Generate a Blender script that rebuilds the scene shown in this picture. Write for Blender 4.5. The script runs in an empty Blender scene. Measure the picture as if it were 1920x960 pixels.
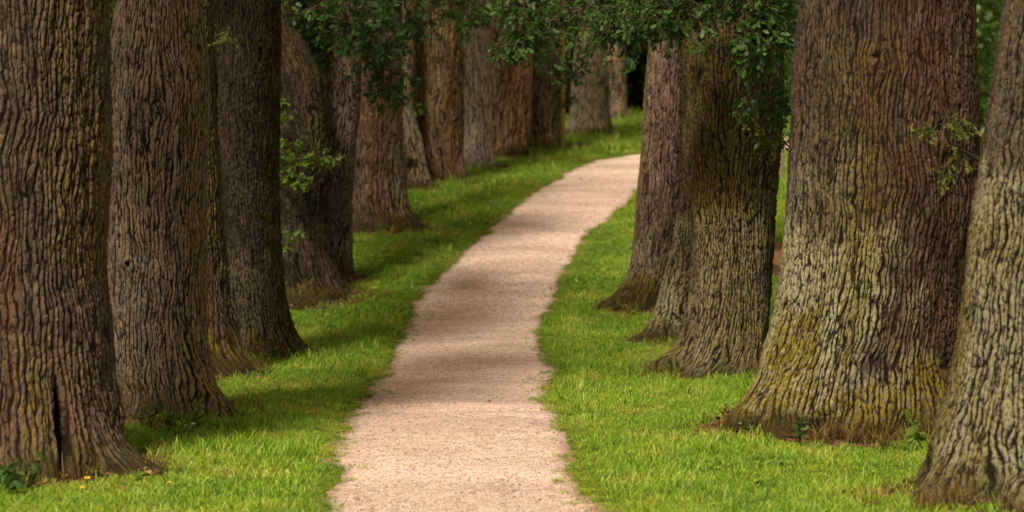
import bpy, math, random
import numpy as np
from mathutils import Vector

rng = np.random.default_rng(7)
random.seed(7)
scene = bpy.context.scene
COL = scene.collection
RES = 1.2            # detail multiplier of bark meshes

# ------------------------------------------------------------------ camera
FPX = 4533.0                                   # 85 mm on a 36 mm sensor, in photo pixels
CAM_H = 2.53
PITCH = math.atan(180.0 / FPX)
cam_d = bpy.data.cameras.new("camera")
cam_d.lens = 85.0
cam_d.sensor_width = 36.0
cam_d.clip_start = 0.2
cam_d.clip_end = 3000.0
cam_d.dof.use_dof = True
cam_d.dof.focus_distance = 24.0
cam_d.dof.aperture_fstop = 1.9
cam = bpy.data.objects.new("camera", cam_d)
cam.location = (0, 0, CAM_H)
cam.rotation_euler = (math.pi / 2 - PITCH, 0, 0)
COL.objects.link(cam)
scene.camera = cam
scene.render.resolution_x, scene.render.resolution_y = 1024, 512
scene.view_settings.view_transform = 'Standard'
scene.view_settings.look = 'None'
scene.view_settings.exposure = 0
scene.view_settings.gamma = 1
scene.cycles.use_denoising = True
scene.cycles.max_bounces = 6
scene.cycles.transparent_max_bounces = 8


def at(px, py, Y):
    """world point seen at photo pixel (1920x960) at distance Y along the avenue"""
    x = (px - 960.0) / FPX
    v = (480.0 - py) / FPX
    cy, sy = math.cos(PITCH), math.sin(PITCH)
    d = (x, cy + v * sy, -sy + v * cy)
    t = Y / d[1]
    return (d[0] * t, Y, CAM_H + d[2] * t)


# ------------------------------------------------------------------ noise
def _hash(ix, iy, iz, seed):
    h = (ix.astype(np.int64) * 374761393 + iy.astype(np.int64) * 668265263 + iz.astype(np.int64) * 2147483647 + seed * 974634777) & 0xFFFFFFFF
    h = ((h ^ (h >> 13)) * 1274126177) & 0xFFFFFFFF
    h = ((h ^ (h >> 16)) * 2246822519) & 0xFFFFFFFF
    return ((h ^ (h >> 15)) & 0xFFFFFF) / float(0xFFFFFF)


def noise3(x, y, z, seed=0):
    """smooth value noise in -1..1"""
    x, y, z = np.broadcast_arrays(np.asarray(x, float), np.asarray(y, float), np.asarray(z, float))
    ix, iy, iz = np.floor(x), np.floor(y), np.floor(z)
    fx, fy, fz = x - ix, y - iy, z - iz
    fx = fx * fx * (3 - 2 * fx); fy = fy * fy * (3 - 2 * fy); fz = fz * fz * (3 - 2 * fz)
    ix = ix.astype(np.int64); iy = iy.astype(np.int64); iz = iz.astype(np.int64)
    c = [[[_hash(ix + i, iy + j, iz + k, seed) for k in (0, 1)] for j in (0, 1)] for i in (0, 1)]
    def L(a, b, t): return a + (b - a) * t
    r = L(L(L(c[0][0][0], c[1][0][0], fx), L(c[0][1][0], c[1][1][0], fx), fy),
          L(L(c[0][0][1], c[1][0][1], fx), L(c[0][1][1], c[1][1][1], fx), fy), fz)
    return r * 2 - 1


def fbm(x, y, z, seed=0, oct=3):
    s, a, f, n = 0, 1.0, 1.0, 0
    for o in range(oct):
        s = s + a * noise3(x * f, y * f, z * f, seed + o * 17)
        n += a; a *= .5; f *= 2.03
    return s / n


def perlin(x, y, z, seed=0):
    """gradient noise, about -1..1"""
    x, y, z = np.broadcast_arrays(np.asarray(x, float), np.asarray(y, float), np.asarray(z, float))
    ix, iy, iz = np.floor(x), np.floor(y), np.floor(z)
    fx, fy, fz = x - ix, y - iy, z - iz
    ix = ix.astype(np.int64); iy = iy.astype(np.int64); iz = iz.astype(np.int64)
    def g(i, j, k):
        a = _hash(ix + i, iy + j, iz + k, seed) * 2 * np.pi
        c = _hash(ix + i, iy + j, iz + k, seed + 555) * 2 - 1
        q = np.sqrt(1 - c * c)
        return q * np.cos(a) * (fx - i) + q * np.sin(a) * (fy - j) + c * (fz - k)
    u = fx ** 3 * (fx * (fx * 6 - 15) + 10); v = fy ** 3 * (fy * (fy * 6 - 15) + 10); w = fz ** 3 * (fz * (fz * 6 - 15) + 10)
    def L(a, b, t): return a + (b - a) * t
    return 1.5 * L(L(L(g(0, 0, 0), g(1, 0, 0), u), L(g(0, 1, 0), g(1, 1, 0), u), v), L(L(g(0, 0, 1), g(1, 0, 1), u), L(g(0, 1, 1), g(1, 1, 1), u), v), w)


def sstep(a, b, x):
    t = np.clip((x - a) / (b - a), 0, 1)
    return t * t * (3 - 2 * t)


def voronoi(u, v, nu, seed):
    """u in cells (wraps at nu), v in cells; returns F1, F2, id"""
    iu, iv = np.floor(u), np.floor(v)
    f1 = np.full(u.shape, 9.0); f2 = np.full(u.shape, 9.0); cid = np.zeros(u.shape)
    z0 = np.zeros(u.shape, np.int64)
    for di in (-1, 0, 1):
        for dj in (-1, 0, 1):
            a, b = iu + di, iv + dj
            aw = np.mod(a, nu).astype(np.int64); bi = b.astype(np.int64)
            ju = _hash(aw, bi, z0 + 1, seed); jv = _hash(aw, bi, z0 + 2, seed)
            off = .5 * np.mod(b, 2)
            d = np.hypot(a + .15 + .7 * ju + 0 * off - u, b + .1 + .8 * jv - v)
            h = _hash(aw, bi, z0 + 3, seed)
            near = d < f1
            f2 = np.where(near, f1, np.minimum(f2, d))
            cid = np.where(near, h, cid)
            f1 = np.where(near, d, f1)
    return f1, f2, cid


# ------------------------------------------------------------------ ground form
_PD = np.array([-50, 0, 12, 17, 20, 23.5, 27, 32, 36, 40, 44, 48, 52, 60, 67, 75, 90, 130, 300, 900.])
_PZ = np.array([0., 0, 0, 0.0, 0.02, 0.04, -.05, -.01, 0.08, .50, 1.02, 1.46, 1.85, 2.50, 3.06, 3.65, 4.3, 4.8, 5, 5])


def _pchip(xs, ys):
    h = np.diff(xs); d = np.diff(ys) / h
    m = np.zeros(len(xs))
    for i in range(1, len(xs) - 1):
        if d[i - 1] * d[i] > 0:
            w1, w2 = 2 * h[i] + h[i - 1], h[i] + 2 * h[i - 1]
            m[i] = (w1 + w2) / (w1 / d[i - 1] + w2 / d[i])
    m[0], m[-1] = d[0], d[-1]
    def f(x):
        x = np.clip(np.asarray(x, float), xs[0], xs[-1] - 1e-6)
        i = np.clip(np.searchsorted(xs, x, side='right') - 1, 0, len(xs) - 2)
        t = (x - xs[i]) / h[i]
        return ((1 + 2 * t) * (1 - t) ** 2 * ys[i] + t * (1 - t) ** 2 * h[i] * m[i] + t * t * (3 - 2 * t) * ys[i + 1] + t * t * (t - 1) * h[i] * m[i + 1])
    return f


profile = _pchip(_PD, _PZ)


def ground_hit(px, py):
    lo, hi = 8.0, 200.0
    prev = None
    for Y in np.arange(10, 140, .1):
        p = at(px, py, Y)
        if p[2] <= float(profile(Y)):
            return p
    return at(px, py, 140)


# path edges read as ground positions
_pe = [(1010, 572, 1190), (960, 608, 1132), (930, 612, 1100), (900, 622, 1078), (870, 628, 1068), (840, 632, 1070), (810, 645, 1060), (780, 655, 1045), (760, 668, 1030),
       (745, 692, 1020), (730, 690, 1026), (710, 712, 1040), (690, 726, 1038), (670, 734, 1022), (650, 745, 1018), (630, 752, 1008), (600, 768, 1016),
       (570, 776, 1030), (545, 800, 1045), (520, 818, 1052), (495, 842, 1068), (470, 872, 1080), (450, 895, 1090), (430, 922, 1110), (410, 945, 1138),
       (390, 962, 1165), (370, 990, 1185), (350, 1018, 1200), (330, 1055, 1225), (312, 1085, 1262), (300, 1118, 1300), (292, 1170, 1370), (286, 1230, 1450)]
PE_Y, PE_L, PE_R = [], [], []
for py, xl, xr in _pe:
    p = ground_hit(960, py)
    PE_Y.append(p[1]); PE_L.append((xl - 960) / FPX * p[1]); PE_R.append((xr - 960) / FPX * p[1])
PE_Y = np.array([-20, 8] + PE_Y + [PE_Y[-1] + 8]); 
PE_L = np.array([-1.2, -1.3] + PE_L + [PE_L[-1] + 5.5]); PE_R = np.array([1.2, .95] + PE_R + [PE_R[-1] + 6.5])


def path_edges(y):
    y = np.asarray(y, float)
    w = .05 * noise3(y * 2.1, 0 * y, 0 * y, 5) + .035 * noise3(y * 6, 0 * y, 0 * y, 9)
    w2 = .05 * noise3(y * 2.1, 0 * y + 7, 0 * y, 6) + .035 * noise3(y * 6, 0 * y + 3, 0 * y, 11)
    return np.interp(y, PE_Y, PE_L) + w, np.interp(y, PE_Y, PE_R) + w2


def path_in(x, y):
    """signed distance-ish: > 0 inside the path"""
    l, r = path_edges(y)
    return np.minimum(x - l, r - x)


def ground_z(x, y):
    x = np.asarray(x, float); y = np.asarray(y, float)
    z = profile(y)
    near = np.exp(-(np.maximum(0, np.abs(x) - 6) / 6) ** 2)
    z = z + .035 * noise3(x * .9, y * .6, 0 * x, 31) * near + .012 * noise3(x * 3, y * 2.2, 0 * x, 33) * near
    return z


# ------------------------------------------------------------------ mesh helpers
def mesh_np(name, V, faces, mat=None, smooth=False, attrs=None):
    """faces: (n,k) int array or list of such arrays"""
    me = bpy.data.meshes.new(name)
    if isinstance(faces, np.ndarray):
        faces = [faces]
    V = np.asarray(V, np.float32)
    me.vertices.add(len(V)); me.vertices.foreach_set("co", V.ravel())
    tot = np.concatenate([np.full(len(f), f.shape[1], np.int32) for f in faces]) if faces else np.zeros(0, np.int32)
    idx = np.concatenate([f.ravel() for f in faces]).astype(np.int32) if faces else np.zeros(0, np.int32)
    if len(tot):
        me.loops.add(len(idx)); me.loops.foreach_set("vertex_index", idx)
        me.polygons.add(len(tot))
        st = np.zeros(len(tot), np.int32); st[1:] = np.cumsum(tot)[:-1]
        me.polygons.foreach_set("loop_start", st); me.polygons.foreach_set("loop_total", tot)
        if smooth:
            me.polygons.foreach_set("use_smooth", np.ones(len(tot), bool))
    for an, (ty, arr) in (attrs or {}).items():
        a = me.attributes.new(an, ty, 'POINT')
        key = {'FLOAT': 'value', 'FLOAT_COLOR': 'color', 'INT': 'value', 'FLOAT_VECTOR': 'vector'}[ty]
        a.data.foreach_set(key, np.ascontiguousarray(arr, np.int32 if ty == 'INT' else np.float32).ravel())
    me.update(calc_edges=True)
    if mat:
        me.materials.append(mat)
    return me


def obj(name, data, parent=None, label=None, cat=None, group=None, kind=None, loc=None):
    o = bpy.data.objects.new(name, data)
    COL.objects.link(o)
    if parent is not None:
        o.parent = parent
    if loc is not None:
        o.location = loc
    for k, v in (("label", label), ("category", cat), ("group", group), ("kind", kind)):
        if v:
            o[k] = v
    return o


def grid_faces(nr, nc, wrap=False):
    r = np.arange(nr - 1)[:, None]; c = np.arange(nc if wrap else nc - 1)[None, :]
    c2 = (c + 1) % nc
    return np.stack([r * nc + c + 0 * r, r * nc + c2 + 0 * r, (r + 1) * nc + c2, (r + 1) * nc + c], -1).reshape(-1, 4)


# ------------------------------------------------------------------ materials
class NT:
    def __init__(s, name):
        s.m = bpy.data.materials.new(name); s.m.use_nodes = True
        s.t = s.m.node_tree; s.t.nodes.clear()
        s.out = s.n('ShaderNodeOutputMaterial')

    def n(s, ty, **kw):
        nd = s.t.nodes.new(ty)
        for k, v in kw.items():
            setattr(nd, k, v)
        return nd

    def put(s, sock, v):
        if v is None:
            return
        if isinstance(v, bpy.types.NodeSocket):
            s.t.links.new(v, sock)
        else:
            if isinstance(v, (tuple, list)) and len(v) == 3 and sock.type == 'RGBA':
                v = (*v, 1)
            sock.default_value = v

    def mix(s, f, a, b, mode='MIX'):
        nd = s.n('ShaderNodeMix', data_type='RGBA', blend_type=mode)
        s.put(nd.inputs[0], f); s.put(nd.inputs[6], a); s.put(nd.inputs[7], b)
        return nd.outputs[2]

    def math(s, op, a, b=None, c=None, clamp=False):
        nd = s.n('ShaderNodeMath', operation=op, use_clamp=clamp)
        s.put(nd.inputs[0], a); s.put(nd.inputs[1], b)
        if c is not None: s.put(nd.inputs[2], c)
        return nd.outputs[0]

    def ramp(s, v, a, b, lo=0., hi=1.):
        nd = s.n('ShaderNodeMapRange', interpolation_type='SMOOTHSTEP')
        s.put(nd.inputs[0], v)
        for i, q in zip((1, 2, 3, 4), (a, b, lo, hi)): nd.inputs[i].default_value = q
        return nd.outputs[0]

    def noise(s, vec, scale, detail=3, rough=.55, dist=0.):
        nd = s.n('ShaderNodeTexNoise')
        s.put(nd.inputs['Vector'], vec); nd.inputs['Scale'].default_value = scale
        nd.inputs['Detail'].default_value = detail; nd.inputs['Roughness'].default_value = rough
        nd.inputs['Distortion'].default_value = dist
        return nd.outputs['Fac']

    def vscale(s, vec, sc):
        nd = s.n('ShaderNodeMapping'); s.put(nd.inputs['Vector'], vec); nd.inputs['Scale'].default_value = sc
        return nd.outputs[0]

    def pos(s):
        return s.n('ShaderNodeNewGeometry').outputs['Position']

    def attr(s, name):
        return s.n('ShaderNodeAttribute', attribute_name=name)

    def bsdf(s, col, rough=.8, spec=.2, normal=None):
        b = s.n('ShaderNodeBsdfPrincipled')
        s.put(b.inputs['Base Color'], col); s.put(b.inputs['Roughness'], rough)
        b.inputs['Specular IOR Level'].default_value = spec
        s.put(b.inputs['Normal'], normal)
        return b.outputs[0]

    def bump(s, h, dist, strength=1.):
        b = s.n('ShaderNodeBump'); s.put(b.inputs['Height'], h)
        b.inputs['Distance'].default_value = dist; b.inputs['Strength'].default_value = strength
        return b.outputs[0]

    def leafy(s, col, trans_col, fac=.35, rough=.5, spec=.25, normal=None):
        d = s.bsdf(col, rough, spec, normal)
        t = s.n('ShaderNodeBsdfTranslucent'); s.put(t.inputs[0], trans_col)
        mx = s.n('ShaderNodeMixShader'); mx.inputs[0].default_value = fac
        s.t.links.new(d, mx.inputs[1]); s.t.links.new(t.outputs[0], mx.inputs[2])
        return mx.outputs[0]

    def done(s, sh):
        s.t.links.new(sh, s.out.inputs[0]); return s.m


def bark_material(name, base, warm, dark=(.008, .005, .0035), lich=(.285, .275, .180), moss=(.135, .108, .010), red=(.105, .038, .020)):
    """base/warm plate colours; vertex attributes: bark=(crevice, plate id, relief), grow=(moss, lichen, rot)"""
    k = NT(name)
    A = k.n('ShaderNodeSeparateColor'); k.put(A.inputs[0], k.attr('bark').outputs['Color'])
    B = k.n('ShaderNodeSeparateColor'); ga = k.attr('grow'); k.put(B.inputs[0], ga.outputs['Color'])
    P = k.n('ShaderNodeTexCoord').outputs['Object']
    Ps = k.vscale(P, (1, 1, .3))
    nbig = k.noise(k.vscale(P, (1, 1, .45)), 2.2, 3)
    nmid = k.noise(Ps, 14, 4)
    nfine = k.noise(Ps, 70, 4, .65)
    c = k.mix(k.ramp(nbig, .35, .68), base, warm)
    c = k.mix(k.math('MULTIPLY', k.ramp(A.outputs[1], .55, 1.), .5), c, tuple(x * 1.45 for x in warm))
    c = k.mix(k.math('MULTIPLY', k.ramp(A.outputs[1], .4, 0.), .5), c, tuple(x * .6 for x in base))
    c = k.mix(1., c, k.ramp(nmid, .25, .75, .62, 1.38), 'MULTIPLY')
    # rot / rust streaks
    strk = k.noise(k.vscale(P, (1, 1, .07)), 15, 3, .6)
    c = k.mix(k.math('MULTIPLY', B.outputs[2], k.ramp(strk, .40, .60)), c, red)
    # lichen sits on the raised plates in speckles
    lm = k.math('MULTIPLY', B.outputs[1], k.ramp(k.math('ADD', k.noise(P, 24, 4, .7), k.math('MULTIPLY', A.outputs[2], .25)), .50, .64))
    c = k.mix(lm, c, k.mix(k.ramp(nbig, .3, .7), lich, (lich[0] * .85, lich[1] * .82, lich[2] * .55)))
    mm = k.math('MULTIPLY', B.outputs[0], k.ramp(k.math('ADD', k.noise(P, 17, 4, .7), k.math('MULTIPLY', k.noise(k.vscale(P, (1, 1, .1)), 14, 2), .3)), .52, .70))
    c = k.mix(mm, c, k.mix(nfine, tuple(x * .55 for x in moss), tuple(x * 1.6 for x in moss)))
    c = k.mix(1., c, k.ramp(nfine, .25, .8, .6, 1.4), 'MULTIPLY')
    cr = k.math('ADD', A.outputs[0], k.math('MULTIPLY', k.math('SUBTRACT', nmid, .5), .35))
    c = k.mix(k.ramp(cr, .72, .20), c, k.mix(k.math('MULTIPLY', B.outputs[2], .6), dark, (red[0] * .3, red[1] * .25, red[2] * .2)))  # furrow shade painted in: crevices mixed toward the dark colour
    c = k.mix(k.math('MULTIPLY', ga.outputs['Alpha'], k.ramp(nmid, .3, .6, .45, .95)), c, k.mix(nmid, (.010, .008, .003), (.048, .036, .010)))
    h = k.math('ADD', k.math('MULTIPLY', nfine, .55), k.math('MULTIPLY', nmid, .8))
    return k.done(k.bsdf(c, .88, .12, k.bump(h, .03, 1.)))


M_BARK = {
    'brown': bark_material('bark_brown', (.062, .043, .034), (.098, .064, .043)),
    'mauve': bark_material('bark_mauve_brown', (.135, .096, .079), (.185, .125, .090)),
    'dark': bark_material('bark_dark', (.030, .023, .016), (.052, .037, .022), lich=(.17, .15, .09)),
    'grey': bark_material('bark_grey_green', (.048, .037, .027), (.072, .051, .032)),
    'olive': bark_material('bark_olive', (.048, .038, .023), (.080, .056, .032), lich=(.20, .175, .095)),
    'warmlit': bark_material('bark_warm_lit', (.230, .125, .065), (.360, .190, .090)),  # orange light on the leaning trunk is put into its bark colour
    'hazy': bark_material('bark_hazy_grey', (.270, .215, .180), (.340, .260, .205), dark=(.05, .04, .03)),  # distance haze painted in as a paler, flatter bark colour
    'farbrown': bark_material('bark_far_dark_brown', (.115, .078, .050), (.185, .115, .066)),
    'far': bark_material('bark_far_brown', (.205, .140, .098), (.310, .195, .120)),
}


def leaf_material(name, c1, c2, c3=None, fac=.3, rough=.45):
    k = NT(name)
    v = k.attr('tint').outputs['Fac']
    c = k.mix(v, c1, c2)
    if c3:
        c = k.mix(k.ramp(v, .93, .97), c, c3)
    t = k.mix(1., c, (1.5, 1.7, .55), 'MULTIPLY')
    return k.done(k.leafy(c, t, fac, rough, .3))


M_LEAF_DARK = leaf_material('oak_leaf_dark', (.018, .048, .012), (.082, .155, .030))
M_LEAF_MID = leaf_material('oak_leaf_mid', (.030, .060, .014), (.085, .135, .028))
M_LEAF_FRESH = leaf_material('oak_leaf_fresh', (.070, .125, .016), (.180, .250, .035), fac=.4)
M_LEAF_AUTUMN = leaf_material('oak_leaf_turning', (.060, .085, .016), (.170, .170, .030), (.30, .11, .03))
M_LEAF_CROWN = leaf_material('oak_leaf_crown', (.026, .052, .014), (.075, .120, .028), fac=.3)
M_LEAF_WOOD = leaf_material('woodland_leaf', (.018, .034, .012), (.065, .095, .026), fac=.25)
M_LEAF_BRIGHT = leaf_material('woodland_leaf_bright', (.040, .085, .018), (.110, .180, .030), fac=.4)  # sunlight on the right-hand wood is put into this brighter leaf colour

k = NT('twig_wood')
M_TWIG = k.done(k.bsdf(k.mix(k.noise(k.pos(), 30), (.035, .025, .015), (.11, .075, .045)), .85, .15))


def grass_material(name, dry=0.):
    k = NT(name)
    P = k.pos()
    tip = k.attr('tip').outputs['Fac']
    rnd = k.attr('shade').outputs['Fac']
    n1 = k.noise(P, .9, 3); n2 = k.noise(P, 4.5, 3)
    c = k.mix(k.ramp(n1, .38, .62), (.140, .275, .022), (.290, .405, .034))
    c = k.mix(k.ramp(n2, .38, .62), c, (.230, .365, .028))
    c = k.mix(k.math('MULTIPLY', k.ramp(n1, .50, .68), k.ramp(n2, .38, .62)), c, (.40, .36, .08))
    c = k.mix(k.ramp(rnd, .90, .97), c, (.42, .40, .13))
    c = k.mix(1., c, k.ramp(rnd, 0, .85, .7, 1.25), 'MULTIPLY')
    if dry:
        c = k.mix(dry, c, k.mix(rnd, (.085, .040, .018), (.25, .135, .050)))
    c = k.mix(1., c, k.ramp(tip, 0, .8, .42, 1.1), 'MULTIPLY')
    t = k.mix(1., c, (1.35, 1.4, .7), 'MULTIPLY')
    return k.done(k.leafy(c, t, .35, .5, .25))


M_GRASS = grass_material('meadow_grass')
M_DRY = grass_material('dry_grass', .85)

# ground sheet: turf with bare soil near trunks and at the path's edge
k = NT('turf_ground')
P = k.pos()
bare = k.attr('bare').outputs['Fac']
n1 = k.noise(P, .9, 3); n2 = k.noise(P, 9, 5, .65); n3 = k.noise(P, 60, 4, .7)
turf = k.mix(k.ramp(n1, .38, .62), (.105, .165, .010), (.180, .225, .014))
turf = k.mix(k.ramp(n2, .4, .75), turf, (.075, .120, .012))
turf = k.mix(1., turf, k.ramp(n3, .3, .75, .55, 1.3), 'MULTIPLY')
soil = k.mix(n3, (.050, .028, .015), (.17, .10, .055))
soil = k.mix(k.ramp(n2, .45, .62), soil, (.17, .075, .032))
soil = k.mix(k.ramp(bare, .98, 1.15), soil, (.42, .22, .10))
c = k.mix(k.ramp(k.math('ADD', bare, k.math('MULTIPLY', k.math('SUBTRACT', n2, .5), .7)), .4, .6), turf, soil)
M_GROUND = k.done(k.bsdf(c, .95, .1, k.bump(k.math('ADD', n2, n3), .03, .8)))

# gravel path
k = NT('path_gravel')
P = k.pos()
vo = k.n('ShaderNodeTexVoronoi'); k.put(vo.inputs['Vector'], P); vo.inputs['Scale'].default_value = 105
vo2 = k.n('ShaderNodeTexVoronoi'); k.put(vo2.inputs['Vector'], P); vo2.inputs['Scale'].default_value = 55
sep = k.n('ShaderNodeSeparateColor'); k.put(sep.inputs[0], vo.outputs['Color'])
sep2 = k.n('ShaderNodeSeparateColor'); k.put(sep2.inputs[0], vo2.outputs['Color'])
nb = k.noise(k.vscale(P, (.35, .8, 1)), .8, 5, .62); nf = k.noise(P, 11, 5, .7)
c = k.mix(sep.outputs[0], (.64, .440, .335), (.97, .755, .620))
c = k.mix(k.ramp(sep.outputs[1], .86, .93), c, (.09, .055, .035))
c = k.mix(k.ramp(sep2.outputs[1], .93, .96), c, (.85, .66, .48))
c = k.mix(k.ramp(sep2.outputs[2], .93, .97), c, (.10, .055, .03))
c = k.mix(1., c, k.ramp(nb, .32, .68, .76, 1.14), 'MULTIPLY')  # broad tone bands paint soft cross shadows into the gravel
c = k.mix(1., c, k.ramp(nf, .3, .75, .72, 1.18), 'MULTIPLY')
edge = k.attr('edge').outputs['Fac']
c = k.mix(k.ramp(k.math('ADD', edge, k.math('MULTIPLY', k.math('SUBTRACT', nf, .5), .5)), .45, 1.15), c, (.24, .155, .085))
hh = k.math('ADD', k.math('MULTIPLY', k.math('SUBTRACT', 1., vo.outputs['Distance']), 1.), k.math('MULTIPLY', nf, 1.2))
M_PATH = k.done(k.bsdf(c, .92, .15, k.bump(hh, .012, .9)))

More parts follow.
